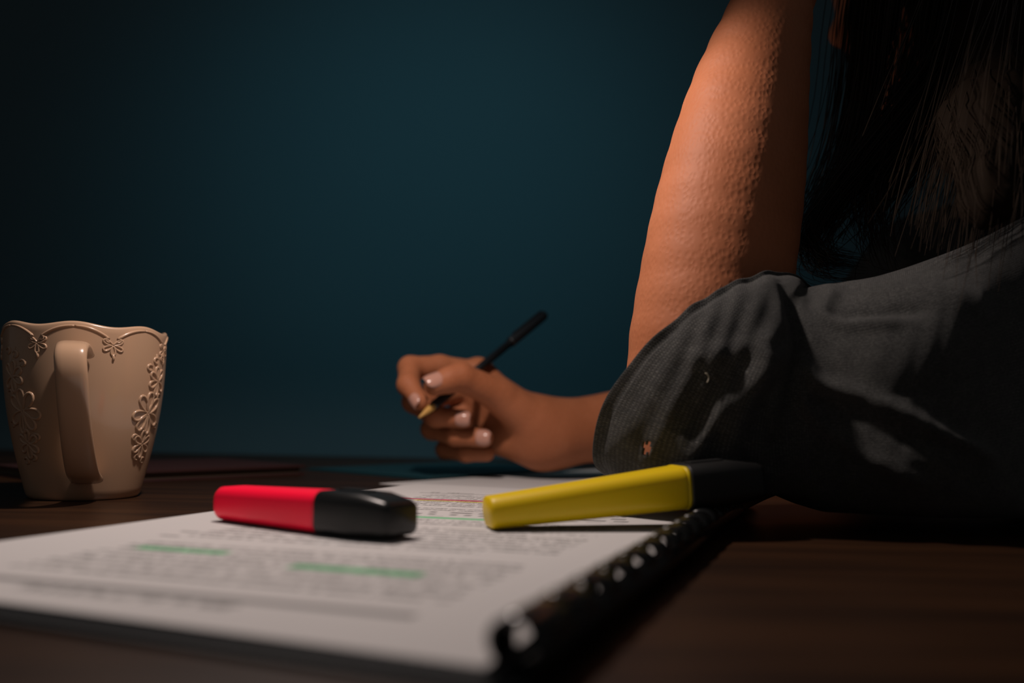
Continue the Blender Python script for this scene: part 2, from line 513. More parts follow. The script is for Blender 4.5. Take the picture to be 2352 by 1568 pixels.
# handle: a flat strap leaving near the rim, dropping, and meeting the wall low down
HA = CAMTH + math.radians(-6)
prof = [(mrad(.083) - .002, .0815), (mrad(.083) + .008, .0842), (.0655, .0848), (.0735, .0815), (.0762, .0740), (.0750, .0640), (.0705, .0500), (.0640, .0370), (.0560, .0260), (.0470, .0175), (mrad(.0125) - .002, .0125)]
cp = catmull([(r, z, 0) for r, z in prof], 44)
rings = []
for i, p in enumerate(cp):
    t = cp[min(i + 1, 43)] - cp[max(i - 1, 0)]; t /= np.linalg.norm(t); nrm = np.array([t[1], -t[0]])    # in the (r, z) plane
    e = abs(i / 43 - .45) * 2
    hw = .0074 + .0012 * max(0, e - .4); th = .0026
    tw = math.radians(0)
    ring = []
    for k in range(20):
        a = 2 * math.pi * k / 20
        ca, sa = math.cos(a), math.sin(a)
        ca = math.copysign(abs(ca) ** .6, ca); sa = math.copysign(abs(sa) ** .8, sa)
        r_ = p[0] + nrm[0] * sa * th; z_ = p[1] + nrm[1] * sa * th; lat = ca * hw + .0065 * max(0, i / 43 - .35)
        ring.append((r_ * math.sin(HA) + lat * math.cos(HA), -r_ * math.cos(HA) + lat * math.sin(HA), z_))
    rings.append(ring)
V, F = loft(rings); obj('handle', V, F, M['mug'], mug)
mug.scale = (1, 1, .965)
# embossed ornament: beads and scrolls following the wall
def emboss(paths, rad, name, parent):
    VV, FF = [], []
    for pth, rd in paths:
        path = []
        for th, z in pth:
            r = mrad(z) - .0001; path.append(Vector(pol(r, th, z + max(0, (z - .06) / .0375) ** 2 * rimw(th))))
        rr_ = [rad * rd * (.45 + .55 * math.sin(math.pi * min(1, max(0, (i + .6) / len(path)))) ** .5) for i in range(len(path))]
        v_, f_ = loft(frame_tube(path, rr_, 8))
        FF += [tuple(a + len(VV) for a in f) for f in f_]; VV += v_
    return obj(name, VV, FF, M['mug'], parent)


def loop2(c, ang, ln, wd, n=20, start=.08):
    """teardrop petal outline in (arc metres, z) around centre c"""
    out = []
    for k in range(n + 1):
        t = start * math.pi + (2 - 2 * start) * math.pi * k / n
        x = ln * .5 * (1 - math.cos(t)); y = wd * math.sin(t) * (.35 + .65 * (x / ln))
        out.append((c[0] + x * math.cos(ang) - y * math.sin(ang), c[1] + x * math.sin(ang) + y * math.cos(ang)))
    return out


def onmug(pts, th0): return [(th0 + p[0] / .043, p[1]) for p in pts]


for k in range(7):
    th = TH0 + k * 2 * math.pi / 7; dth = 2 * math.pi / 7
    paths = []
    for sgn in (-1, 1):
        sw = []
        for q in np.linspace(0, 1, 14):                       # swag from half way to the next motif down into a curl
            a = (.5 - .42 * q) * dth * sgn
            sw.append((th + a, .0962 - .0038 * q ** 3))
        c0 = sw[-1]
        for q in np.linspace(0, 1.4 * math.pi, 10):
            rr2 = .0017 * (1 - q / (2.2 * math.pi))
            sw.append((c0[0] + sgn * (-.0006 + rr2 * math.sin(q)) / .046 * 1.2, c0[1] - .0017 + rr2 * math.cos(q)))
        paths.append((sw, 1.0))
    for a_ in (-150, -90, -30, 30, 150):
        paths.append((onmug(loop2((0, .0880), math.radians(a_), .0058, .0016, 12), th), .8))
    paths.append((onmug([(0, .0830), (0.0004, .0808), (0, .0790)], th), 1.0))
    emboss(paths, .00085, 'rim_ornament', mug)


def spray(th, mirror):
    s = -1 if mirror else 1
    P = []
    def flower(cx_, cz_, size, angs):
        for a_ in angs:
            aa = math.radians(a_)
            P.append((onmug([(s * x, z) for x, z in loop2((cx_, cz_), aa, size, size * .30, 16)], th), 1.0))
            tip = (cx_ + size * .86 * math.cos(aa), cz_ + size * .86 * math.sin(aa))
        ring = [(cx_ + .0011 * math.cos(t), cz_ + .0011 * math.sin(t)) for t in np.linspace(0, 2 * math.pi, 9)]
        P.append((onmug([(s * x, z) for x, z in ring], th), .8))
    flower(0, .0500, .0122, (128, 85, 40, 190, 232, 278, 330))
    flower(.0065, .0690, .0085, (100, 150, 50, 200, 260, 320))
    flower(-.0010, .0320, .0080, (90, 150, 30, 210, 270, 330))
    for x, z in ((.0035, .081), (.0105, .083), (-.002, .0765), (.012, .043), (.010, .060), (-.008, .036), (.0035, .0225), (-.0035, .0245)):
        P.append((onmug([(s * (x + .0022 * math.cos(t)), z + .0017 * math.sin(t)) for t in np.linspace(.4, 5.4, 9)], th), .9))
    P.append((onmug([(s * x, z) for x, z in ((.002, .022), (-.0005, .032), (.001, .041), (.0005, .05), (.004, .06), (.0065, .069), (.006, .079), (.0035, .085))], th), .8))
    emboss(P, .00095, 'embossed_flowers', mug)


spray(CAMTH + math.radians(52), False)
spray(CAMTH + math.radians(-50), True)


# ------------------------------------------------------------------ person: one continuous body from a distance field
def smin(a, b_, k):
    h = np.maximum(k - np.abs(a - b_), 0) / k
    return np.minimum(a, b_) - h * h * k * .25


def cap(P, a, b_, ra, rb):
    a = np.asarray(a, np.float32); ab = np.asarray(b_, np.float32) - a
    t = np.clip(((P - a) @ ab) / max(float(ab @ ab), 1e-12), 0, 1)
    return np.linalg.norm(P - a - t[:, None] * ab, axis=1) - (ra + (rb - ra) * t)


class Field:
    """groups of tapered capsules; chains blend inside a group, groups blend with each other"""
    def __init__(s): s.g = []
    def add(s, prims, k, kg):
        lo = np.min([np.minimum(np.array(p[0]) - p[2], np.array(p[1]) - p[3]) for p in prims], axis=0) - .025
        hi = np.max([np.maximum(np.array(p[0]) + p[2], np.array(p[1]) + p[3]) for p in prims], axis=0) + .025
        s.g.append((prims, k, kg, lo, hi))
    def __call__(s, P):
        d = np.full(len(P), .03, np.float32)
        for prims, k, kg, lo, hi in s.g:
            m = np.all((P > lo) & (P < hi), axis=1)
            if not m.any(): continue
            Q = P[m]; e = None
            for a, b_, ra, rb in prims:
                c = cap(Q, a, b_, ra, rb); e = c if e is None else smin(e, c, k)
            d[m] = smin(d[m], e, kg) if kg > 0 else np.minimum(d[m], e)
        return d


def surface(fn, lo, hi, h, B=8):
    lo = np.array(lo); nb_ = np.ceil((np.array(hi) - lo) / (h * B)).astype(int)
    I = np.stack(np.meshgrid(*[np.arange(n) for n in nb_], indexing='ij'), -1).reshape(-1, 3)
    d = np.concatenate([fn((lo + (c + .5) * B * h).astype(np.float32)) for c in np.array_split(I, max(1, len(I) // 60000))])
    I = I[np.abs(d) < B * h * .5 * 1.75 + h]
    g = np.stack(np.meshgrid(*[np.arange(B + 1)] * 3, indexing='ij'), -1).reshape(-1, 3)
    ck, cv, eds = [], [], []
    big = 4096
    def key(c): return (c[..., 0] * big + c[..., 1]) * big + c[..., 2]
    corners = np.array([(i, j, k) for i in (0, 1) for j in (0, 1) for k in (0, 1)])
    edges = [(a, b_) for a in range(8) for b_ in range(a + 1, 8) if np.abs(corners[a] - corners[b_]).sum() == 1]
    for blk in np.array_split(I, max(1, len(I) // 250)):
        G = blk[:, None, :] * B + g[None]
        D = fn((lo + G.reshape(-1, 3) * h).astype(np.float32)).reshape(len(blk), B + 1, B + 1, B + 1)
        c8 = np.stack([D[:, i:i + B, j:j + B, k:k + B] for i, j, k in corners], -1)
        act = (c8.min(-1) < 0) & (c8.max(-1) >= 0)
        n_, i_, j_, k_ = np.nonzero(act)
        dv = c8[n_, i_, j_, k_]
        acc = np.zeros((len(n_), 3)); cnt = np.zeros(len(n_))
        for a, b_ in edges:
            x, y = dv[:, a], dv[:, b_]; mk = (x < 0) != (y < 0)
            t = np.where(mk, x / np.where(mk, x - y, 1), 0)
            acc += mk[:, None] * (corners[a] + t[:, None] * (corners[b_] - corners[a])); cnt += mk
        cell = blk[n_] * B + np.stack([i_, j_, k_], -1)
        ck.append(key(cell)); cv.append(lo + (cell + acc / cnt[:, None]) * h)
        for ax in range(3):
            a0 = D[:, :B, :B, :B]; sl = [slice(0, B)] * 3; sl[ax] = slice(1, B + 1)
            a1 = D[(slice(None), *sl)]
            n_, i_, j_, k_ = np.nonzero((a0 < 0) != (a1 < 0))
            eds.append((np.full(len(n_), ax), blk[n_] * B + np.stack([i_, j_, k_], -1), a0[n_, i_, j_, k_] < 0))
    K = np.concatenate(ck); Vv = np.concatenate(cv); K, ix = np.unique(K, return_index=True); Vv = Vv[ix]
    quads = []
    for ax, e, neg in eds:
        if not len(e): continue
        a = int(ax[0]); o1, o2 = [(1, 2), (2, 0), (0, 1)][a]
        q = []
        for s1, s2 in ((-1, -1), (0, -1), (0, 0), (-1, 0)):
            c = e.copy(); c[:, o1] += s1; c[:, o2] += s2
            kk = key(c); p = np.searchsorted(K, kk); p = np.clip(p, 0, len(K) - 1)
            q.append(np.where(K[p] == kk, p, -1))
        q = np.stack(q, -1); ok = (q >= 0).all(1); q = q[ok]; ng = neg[ok]
        q[~ng] = q[~ng][:, ::-1]
        quads.append(q)
    Q = np.concatenate(quads)
    for _ in range(2):                                   # settle on the surface
        d0 = fn(Vv.astype(np.float32)); gr = np.zeros_like(Vv); e_ = h * .25
        for a in range(3):
            dd = np.zeros(3); dd[a] = e_
            gr[:, a] = (fn((Vv + dd).astype(np.float32)) - fn((Vv - dd).astype(np.float32))) / (2 * e_)
        st_ = np.clip(d0, -h * .5, h * .5)[:, None] * gr / np.maximum((gr ** 2).sum(1), .3)[:, None]
        Vv = Vv - st_ * .8
    return Vv, Q


def chain(pts):
    return [(tuple(pts[i][0]), tuple(pts[i + 1][0]), pts[i][1], pts[i + 1][1]) for i in range(len(pts) - 1)]


def J(px, py, y, rpx): return (at(px, py, y), rpx * y / 2000)


body = Field()
SHL, SHR = (.375, .505, .165), (.375, .775, .165)
# left forearm, elbow on the table, upper arm
elbow = J(1600, 1052, .462, 128)
fore = [elbow, J(1612, 860, .46, 170), J(1647, 620, .46, 171), J(1683, 410, .462, 159), J(1722, 205, .466, 130), J(1776, 0, .472, 88), J(1792, -95, .475, 78)]
_fp = catmull([(*p, r) for p, r in fore], 19)
body.add(chain([(Vector(q[:3]), q[3]) for q in _fp]), .002, .0)
body.add(chain([elbow, (at(2010, 900, .475), .040), (Vector(SHL), .050)]), .02, .02)
# left hand: heel on the wrist, palm and fingers against the brow
wl = Vector(fore[-1][0]); pd = Vector((.35, .50, .79)).normalized(); pn = Vector((.80, .20, -.48)); pn = (pn - pd * pn.dot(pd)).normalized(); ps = pd.cross(pn)
palm = [(wl, .018)]
mc = [wl + pd * .075 + ps * ((i - 1.5) * .0205) for i in range(4)]
body.add([(tuple(wl), tuple(m_), .019, .0115) for m_ in mc] + [(tuple(mc[i]), tuple(mc[i + 1]), .0115, .0115) for i in range(3)], .012, .015)
for i, (l1, l2, l3, r_) in enumerate(((.040, .024, .02, .0085), (.045, .028, .022, .0085), (.042, .026, .021, .008), (.033, .02, .018, .007))):
    d1 = (pd * .95 + pn * .30 + ps * (i - 1.5) * .06).normalized(); d2 = (pd * .75 + pn * .66).normalized(); d3 = (pd * .5 + pn * .87).normalized()
    a0 = mc[i]; a1 = a0 + d1 * l1; a2 = a1 + d2 * l2; a3 = a2 + d3 * l3
    body.add(chain([(a0, r_ * 1.15), (a1, r_), (a2, r_ * .93), (a3, r_ * .8)]), .004, .004)
tm = wl + pd * .03 - ps * .03 + pn * .012
body.add(chain([(wl + pd * .012, .014), (tm, .0125), (tm + (pd * .8 - ps * .5 + pn * .3) * .033, .0105), (tm + (pd * 1.6 - ps * .7 + pn * .75) * .033, .0085)]), .008, .006)
# right arm and the writing hand
RE = Vector((.27, .785, .042)); RS = Vector(SHR)
wr = J(1262, 1000, .716, 64)
body.add(chain([wr, J(1420, 984, .738, 78), (RE, .040)]) + [(tuple(at(1262, 985, .722)), tuple(at(1420, 970, .742)), .022, .026)], .006, .0)
body.add(chain([(RE, .040), (RS, .050)]), .02, .02)
palm_j = [J(1098, 858, .728, 29), J(1082, 888, .738, 29), J(1090, 925, .744, 27), J(1102, 972, .744, 24)]
hl_ = [(tuple(wr[0]), tuple(p[0]), wr[1] * .78, p[1]) for p in palm_j]
hl_ += [(tuple(palm_j[i][0]), tuple(palm_j[i + 1][0]), palm_j[i][1], palm_j[i + 1][1]) for i in range(3)]
hl_ += [(tuple(at(1215, 962, .702)), tuple(at(1140, 906, .688)), .0175, .0135),            # ball of the thumb
        (tuple(at(1225, 1030, .712)), tuple(at(1150, 1015, .722)), .0125, .0115)]          # outer heel
body.add(hl_, .014, .02)
TH = chain([J(1150, 908, .688, 37), J(1058, 866, .668, 32), J(1032, 872, .6635, 29), J(998, 884, .659, 25.5)])
IX = chain([J(1098, 856, .728, 27), J(1010, 842, .716, 26), J(942, 845, .702, 26.5), J(938, 884, .680, 25), J(964, 922, .667, 20)])
MD = chain([J(1082, 890, .738, 28), J(950, 922, .704, 25), J(1000, 956, .685, 24), J(1064, 962, .681, 21)])
RG = chain([J(1090, 930, .744, 26), J(992, 985, .714, 24), J(1045, 1000, .695, 23), J(1112, 1006, .689, 21)])
PK = chain([J(1102, 975, .744, 23), J(1022, 1032, .722, 20), J(1070, 1040, .706, 20), J(1118, 1042, .700, 18)])
for f_ in (TH, IX, MD, RG, PK): body.add(f_, .004, .0025)
# torso, neck
body.add([((.44, .56, .12), (.44, .72, .12), .085, .085), ((.45, .57, .0), (.45, .71, .0), .095, .095), ((.48, .58, -.16), (.48, .70, -.16), .105, .105),
          (SHL, (.44, .56, .15), .052, .07), (SHR, (.44, .72, .15), .052, .07)], .07, .04)
HO = Vector((.327, .63, .385)); pit = math.radians(13)
HF = Vector((-math.cos(pit), 0, -math.sin(pit))); HU = Vector((-math.sin(pit), 0, math.cos(pit))); HL = Vector((0, -1, 0))
def hp(f, l, u): return tuple(HO + (HF * f + HL * l + HU * u) * .01)
body.add([((.43, .64, .18), hp(-3.0, 0, -7.5), .056, .050), (hp(-3, 0, -7.5), hp(-2, 0, -2), .050, .06)], .03, .03)
hd = [(hp(-2.5, 0, 3.2), hp(1.0, 0, 3.4), .079, .078), (hp(3.2, 0, 2.6), hp(3.6, 0, -1), .060, .058), (hp(2.6, 0, -4), hp(4.2, 0, -6.6), .056, .042),
      (hp(6.0, -1.0, -8.4), hp(6.0, 1.0, -8.4), .021, .021), (hp(4.5, -3.6, -2), hp(4.5, 3.6, -2), .032, .032)]
body.add(hd, .03, .025)
body.add([(hp(8.2, 0, .3), hp(10.2, 0, -3.0), .0075, .0105), (hp(9.0, -1.1, -3.3), hp(9.0, 1.1, -3.3), .0075, .0075)], .008, .012)
body.add([(hp(8.3, -1.7, -5.3), hp(8.9, 0, -5.2), .004, .0062), (hp(8.9, 0, -5.2), hp(8.3, 1.7, -5.3), .0062, .004)], .003, .007)
body.add([(hp(8.2, -1.5, -6.5), hp(8.6, 0, -6.6), .004, .0072), (hp(8.6, 0, -6.6), hp(8.2, 1.5, -6.5), .0072, .004)], .003, .007)
body.add([(hp(7.9, s * 1.6, 1.7), hp(6.9, s * 4.2, 1.5), .0095, .0085) for s in (-1, 1)], .004, .014)
body.add([(hp(7.0, s * 3.0, -.1), hp(7.02, s * 3.1, -.1), .0120, .0120) for s in (-1, 1)], .002, .008)
for s in (-1, 1):
    ear = [hp(-.2, s * 7.2, -2.8), hp(.3, s * 7.5, -1), hp(0, s * 7.9, 1), hp(-1.2, s * 8.4, 1.9), hp(-2.4, s * 8.5, 1), hp(-2.2, s * 8.2, -1), hp(-1, s * 7.6, -2.6)]
    body.add([(ear[i], ear[i + 1], .0042, .0042) for i in range(6)] + [(hp(-1, s * 7.4, .5), hp(-1, s * 7.4, -1.5), .006, .005)], .006, .006)

person = tag(empty('person', (.46, .64, -.74)), 'person in a dark charcoal knit top leaning a bare forearm on the table while writing', 'person')
def attach(o):
    o.parent = person; o.matrix_parent_inverse = Matrix.Translation(person.location).inverted(); return o
V, Q = surface(body, (-.105, .38, -.27), (.60, .86, .52), .002)
attach(obj_np('body', V, Q, M['skin']))

# finger nails of the writing hand
def nail(tipseg, normal, ln, back, spread=62):
    a, b_, ra, rb = tipseg; a, b_ = Vector(a), Vector(b_); ax = (b_ - a).normalized()
    n_ = Vector(normal); n_ = (n_ - ax * n_.dot(ax)).normalized(); s_ = ax.cross(n_)
    V, NA, NB_ = [], 9, 12
    for i in range(NA + 1):
        for j in range(NB_ + 1):
            fi, fj = i / NA * 2 - 1, j / NB_ * 2 - 1
            sq = (1 - abs(fi) ** 2.6 * .42) if fi > 0 else (1 - abs(fi) ** 3 * .30)
            th = math.radians(spread) * fj * sq
            p = b_ + ax * (back + fi * ln / 2)
            r = rb + .0006 - (.0012 if fi > .8 else 0) * 0 - .0007 * abs(fj) ** 3 - max(0, fi) ** 2 * .0010
            V.append(p + (n_ * math.cos(th) + s_ * math.sin(th)) * r)
    F = [(i * (NB_ + 1) + j, i * (NB_ + 1) + j + 1, (i + 1) * (NB_ + 1) + j + 1, (i + 1) * (NB_ + 1) + j) for i in range(NA) for j in range(NB_)]
    o = obj('fingernail', V, F, M['nail']); md = o.modifiers.new('thick', 'SOLIDIFY'); md.thickness = .0006; md.offset = 0
    return attach(o)


nail(TH[-1], (-.25, -.75, .62), .0135, .0010)
nail(IX[-1], (-.35, -.85, -.35), .0105, .0005)
nail(MD[-1], (.05, -1, .1), .0115, .0010)
nail(RG[-1], (.05, -1, .12), .0115, .0010)

# ------------------------------------------------------------------ the shirt: jersey over the torso, wide knitted left sleeve
cloth = Field()
cloth.add([((.44, .56, .12), (.44, .72, .12), .097, .097), ((.45, .57, .0), (.45, .71, .0), .107, .107), ((.48, .58, -.16), (.48, .70, -.16), .117, .117),
           (SHL, (.44, .56, .15), .066, .082), (SHR, (.44, .72, .15), .066, .082)], .07, .0)
cloth.add(chain([((.30, .782, .085), .052), (RS, .066)]), .02, .03)
cloth.add(chain([((.33, .50, .125), .060), (SHL, .068)]), .02, .03)
def clothf(P):
    d = cloth(P)
    ripple = .0022 * np.sin(P[:, 2] * 95 + P[:, 0] * 60 + 2.2 * np.sin(P[:, 1] * 40)) + .0016 * np.sin(P[:, 0] * 150 - P[:, 2] * 60)
    d = d + ripple
    return np.maximum(d, .062 - np.linalg.norm(P - np.array((.395, .64, .255), np.float32), axis=1))
V, Q = surface(clothf, (.18, .36, -.30), (.64, .92, .30), .004)
shirt = attach(obj_np('shirt', V, Q, M['jersey']))

keys = []       # (centre, A half axis (image up), B half axis towards the camera)
def sec(top, bot, near, far, bow=(0, 0)):
    """a ring from its highest to its lowest point (pixel, pixel, distance), with its reach towards and away from the viewer"""
    t_, b_ = at(*top), at(*bot)
    c = (t_ + b_) / 2; A_ = (t_ - b_) / 2; mx, my = (top[0] + bot[0]) / 2, (top[1] + bot[1]) / 2
    keys.append(np.concatenate([c, A_, at(mx + bow[0], my + bow[1], c.y - near) - c, at(mx - bow[0], my - bow[1], c.y + far) - c]))
sec((1835, 640, .425), (1406, 1094, .450), .036, .075, (-150, -57))
sec((1845, 648, .425), (1470, 1130, .450), .046, .075, (-105, -50))
sec((1850, 658, .425), (1590, 1160, .450), .051, .075, (-45, -22))
sec((1852, 664, .430), (1740, 1172, .455), .054, .075, (-8, -5))
sec((1890, 656, .440), (1880, 1178, .460), .063, .075, (5, 0))
sec((2010, 640, .450), (2040, 1178, .465), .084, .075, (8, 0))
sec((2140, 600, .458), (2160, 1176, .475), .094, .075, (8, 0))
sec((2250, 555, .466), (2260, 1174, .480), .092, .075, (8, 0))
sec((2420, 470, .478), (2420, 1170, .490), .076, .080, (8, 0))
sec((2620, 400, .490), (2620, 1120, .505), .054, .080, (8, 0))
NU, NV = 330, 330
K = catmull(keys, NU)
ridges = []   # ridge lines on the near side in (X, Z) of the room, amplitude, half width
def ridge(pts, amp, wd): ridges.append((np.array([[*at(x, y, .41)][0::2] for x, y in pts]), amp, wd))
ridge([(1724, 800), (1703, 858), (1640, 935), (1590, 1005), (1542, 1070)], .0078, .0050)
ridge([(1778, 800), (1722, 862), (1684, 943), (1644, 1045), (1630, 1100)], .0082, .0045)
ridge([(1798, 738), (1742, 782), (1690, 806), (1600, 826), (1555, 834)], .0030, .0050)
ridge([(1640, 800), (1560, 870), (1500, 960)], .0022, .0070)
ridge([(1590, 860), (1530, 940), (1480, 1020)], .0020, .0060)
ridge([(1560, 990), (1500, 1035), (1470, 1080)], .0028, .0050)
ridge([(1796, 880), (1812, 930), (1838, 965), (1904, 1020), (1985, 1070), (2040, 1100)], .0052, .0036)
ridge([(1806, 830), (1833, 877), (1912, 908), (1989, 950), (2074, 995), (2185, 1045)], .0072, .0036)
ridge([(1925, 655), (1885, 700), (1868, 732), (1893, 755), (1940, 757), (2010, 752)], .0052, .0034)
ridge([(1960, 690), (2040, 672), (2130, 690), (2220, 720)], .0040, .0075)
ridge([(1775, 960), (1770, 1040), (1778, 1100)], .0030, .0035)
ridge([(1830, 1000), (1822, 1060), (1826, 1110)], .0030, .0035)
ridge([(1792, 650), (1800, 730), (1796, 820), (1790, 900), (1766, 985), (1745, 1060)], -.0090, .0042)
ridge([(1900, 738), (1960, 736), (2060, 728)], -.0040, .0030)
ridge([(1640, 880), (1600, 950), (1560, 1010)], -.0022, .0040)
ridge([(1735, 890), (1690, 980), (1664, 1060)], -.0040, .0035)
ridge([(1860, 925), (1930, 975), (2010, 1020)], -.0035, .0035)
def seg_dist(P, L):
    best = np.full(len(P), 1e9); tt = np.zeros(len(P)); n = len(L) - 1
    for i in range(n):
        a, b_ = L[i], L[i + 1]; ab = b_ - a
        t = np.clip(((P - a) @ ab) / (ab @ ab), 0, 1); d = np.linalg.norm(P - a - t[:, None] * ab, axis=1)
        m_ = d < best; best[m_] = d[m_]; tt[m_] = (i + t[m_]) / n
    return best, tt
th = np.linspace(0, 2 * np.pi, NV, endpoint=False)
ca, sa = np.cos(th), np.sin(th)
drape = np.where(ca < 0, np.maximum(sa, 0) ** (1 - .68 * np.minimum(1, -ca * 2.2)) * (1 + .22 * np.maximum(-ca, 0)), np.maximum(sa, 0))
G = K[:, None, :3] + K[:, None, 3:6] * ca[None, :, None] + K[:, None, 6:9] * np.stack([np.maximum(sa, 0), drape, np.maximum(sa, 0)], -1)[None] + K[:, None, 9:12] * np.maximum(-sa, 0)[None, :, None]
def normals(G):
    du = np.gradient(G, axis=0); dv = np.roll(G, -1, 1) - np.roll(G, 1, 1)
    n_ = np.cross(du, dv); n_ /= np.linalg.norm(n_, axis=2, keepdims=True) + 1e-12
    return n_
Nn = normals(G)
cen = K[:, None, :3]
if ((G - cen) * Nn).sum() < 0: Nn = -Nn
P2 = G[..., [0, 2]].reshape(-1, 2); disp = np.zeros(len(P2))
for L, amp, wd in ridges:
    d, tt = seg_dist(P2, catmull(L, 24)); disp += amp * np.exp(-(d / wd) ** 2) * np.clip(np.sin(np.pi * np.clip(tt * .9 + .05, 0, 1)) * 2.2, .15, 1)
facing = np.clip((-Nn[..., 1].reshape(-1) - .02) / .35, 0, 1)
ui = np.repeat(np.arange(NU), NV); vi = np.tile(np.arange(NV), NU)
small = .0005 * np.sin((P2[:, 0] + P2[:, 1] * .8) * 260 + 4 * np.sin(P2[:, 1] * 40)) + .0004 * np.sin((P2[:, 0] - P2[:, 1] * .5) * 520 + 3 * np.sin(P2[:, 0] * 70))
hem = np.exp(-(ui / 4.0) ** 2) * .0010 - np.exp(-((ui - 9) / 3.0) ** 2) * .0006
disp = disp * facing * .52 + small * facing * np.clip((at(1840, 800, .41).x - P2[:, 0]) / .02, .25, 1) + hem
G = G + Nn * disp.reshape(NU, NV, 1)
# cloth lies on the page and the table instead of passing through
zmin = np.interp(G[..., 0], [.130, .150], [.0150, .0045])
zz = G[..., 2]; G[..., 2] = np.where(zz < zmin + .01, zmin + .01 * np.exp(np.minimum(0, (zz - zmin - .01)) / .01), zz)
Vs = G.reshape(-1, 3)
hole = np.array([at(1474, 1027, .41).x, at(1474, 1027, .41).z])
I0 = (np.arange(NU - 1)[:, None] * NV + np.arange(NV)[None]).reshape(-1)
I1 = (np.arange(NU - 1)[:, None] * NV + (np.arange(NV)[None] + 1) % NV).reshape(-1)
Fs = np.stack([I0, I1, I1 + NV, I0 + NV], -1)
hc = Vs[Fs].mean(1); hd2 = np.linalg.norm((hc[:, [0, 2]] - hole) * (1.0, .75), axis=1) + .0009 * np.sin(hc[:, 0] * 3000) 
Fs = Fs[~((hd2 < .0021) & (hc[:, 1] < .455))]
slv = attach(obj_np('sleeve', Vs, Fs, M['knit']))
lenu = np.concatenate([[0], np.cumsum(np.linalg.norm(np.diff(G, axis=0), axis=2).mean(1))]) * 100
circ = np.linalg.norm(np.roll(G, -1, 1) - G, axis=2).sum(1).mean() * 100
uvl = slv.data.uv_layers.new(name='cm')
lv = np.empty(len(slv.data.loops), np.int32); slv.data.loops.foreach_get('vertex_index', lv)
uu = lenu[lv // NV]; vv = (lv % NV) / NV * circ
uvl.data.foreach_set('uv', np.stack([uu, vv], -1).astype(np.float32).ravel())
md = slv.modifiers.new('thick', 'SOLIDIFY'); md.thickness = .0016; md.offset = -1
# a fleck of lint caught on the sleeve
lp = at(1603, 874, .40)
dv_ = np.linalg.norm((Vs - np.array(lp))[:, [0, 2]], axis=1) + (Vs[:, 1] > .455) * 1.0
lp = Vector(Vs[int(np.argmin(dv_))]) + Vector((0, -.0012, 0))
path = [lp + Vector((.0016 * math.sin(t), -.0002, .0022 * math.cos(t))) for t in np.linspace(0, 2.6, 9)]
tag(obj('lint_thread', *loft(frame_tube(path, .00025, 6)), M['lint']), 'tiny curl of pale lint caught on the charcoal knit sleeve', 'lint')

# trousers and shoes, below the table
trs = Field()
for s, yy in ((-1, .575), (1, .705)):
    trs.add([((.49, yy, -.27), (.10, yy + .01 * s, -.22), .082, .060), ((.10, yy + .01 * s, -.22), (.12, yy, -.66), .060, .042)], .02, .03)
trs.add([((.49, .58, -.23), (.49, .70, -.23), .112, .112)], .02, .05)
V, Q = surface(trs, (-.02, .44, -.72), (.66, .86, -.10), .007)
attach(obj_np('trousers', V, Q, M['trousers']))
for yy in (.575, .705):
    sf = Field(); sf.add([((.14, yy, -.70), (.0, yy, -.712), .034, .026), ((.12, yy, -.66), (.12, yy, -.70), .04, .04)], .02, 0)
    V, Q = surface(lambda P: np.maximum(sf(P), -.739 - P[:, 2]), (-.06, yy - .06, -.745), (.2, yy + .06, -.62), .005)
    attach(obj_np('shoe', V, Q, M['shoe']))


# ------------------------------------------------------------------ hair: scalp mass plus strands
def strands(paths, r):
    """paths (n, m, 3) -> three sided tubes"""
    n, m_, _ = paths.shape
    t = np.gradient(paths, axis=1); t /= np.linalg.norm(t, axis=2, keepdims=True) + 1e-9
    a = np.cross(t, np.array([.3, .5, .8])); a /= np.linalg.norm(a, axis=2, keepdims=True) + 1e-9
    b_ = np.cross(t, a)
    taper = (r * (1 - .7 * np.linspace(0, 1, m_) ** 3))[None, :, None]
    ring = np.stack([paths + taper * (math.cos(k) * a + math.sin(k) * b_) for k in (0, 2.094, 4.189)], 2)   # n m 3 3
    V = ring.reshape(-1, 3)
    base = (np.arange(n)[:, None] * m_ + np.arange(m_ - 1)[None]) * 3
    F = np.concatenate([np.stack([base + k, base + (k + 1) % 3, base + 3 + (k + 1) % 3, base + 3 + k], -1).reshape(-1, 4) for k in range(3)])
    return V, F


def lock(ctrl, n, spread0, spread1, m_=18, seed=0):
    g_ = np.random.default_rng(seed)
    ctrl = np.array(ctrl); out = []
    for i in range(n):
        o1 = g_.normal(size=3); q = g_.normal(size=3)
        f = np.linspace(0, 1, len(ctrl))[:, None]
        c = ctrl + o1 * (spread0 * (1 - f) + spread1 * f) + q * .004 * np.sin(f * math.pi * g_.uniform(.7, 2))
        k = g_.uniform(.86, 1.0)
        out.append(catmull(c, m_ * 2)[np.linspace(0, k * (m_ * 2 - 1), m_).astype(int)])
    return np.array(out)


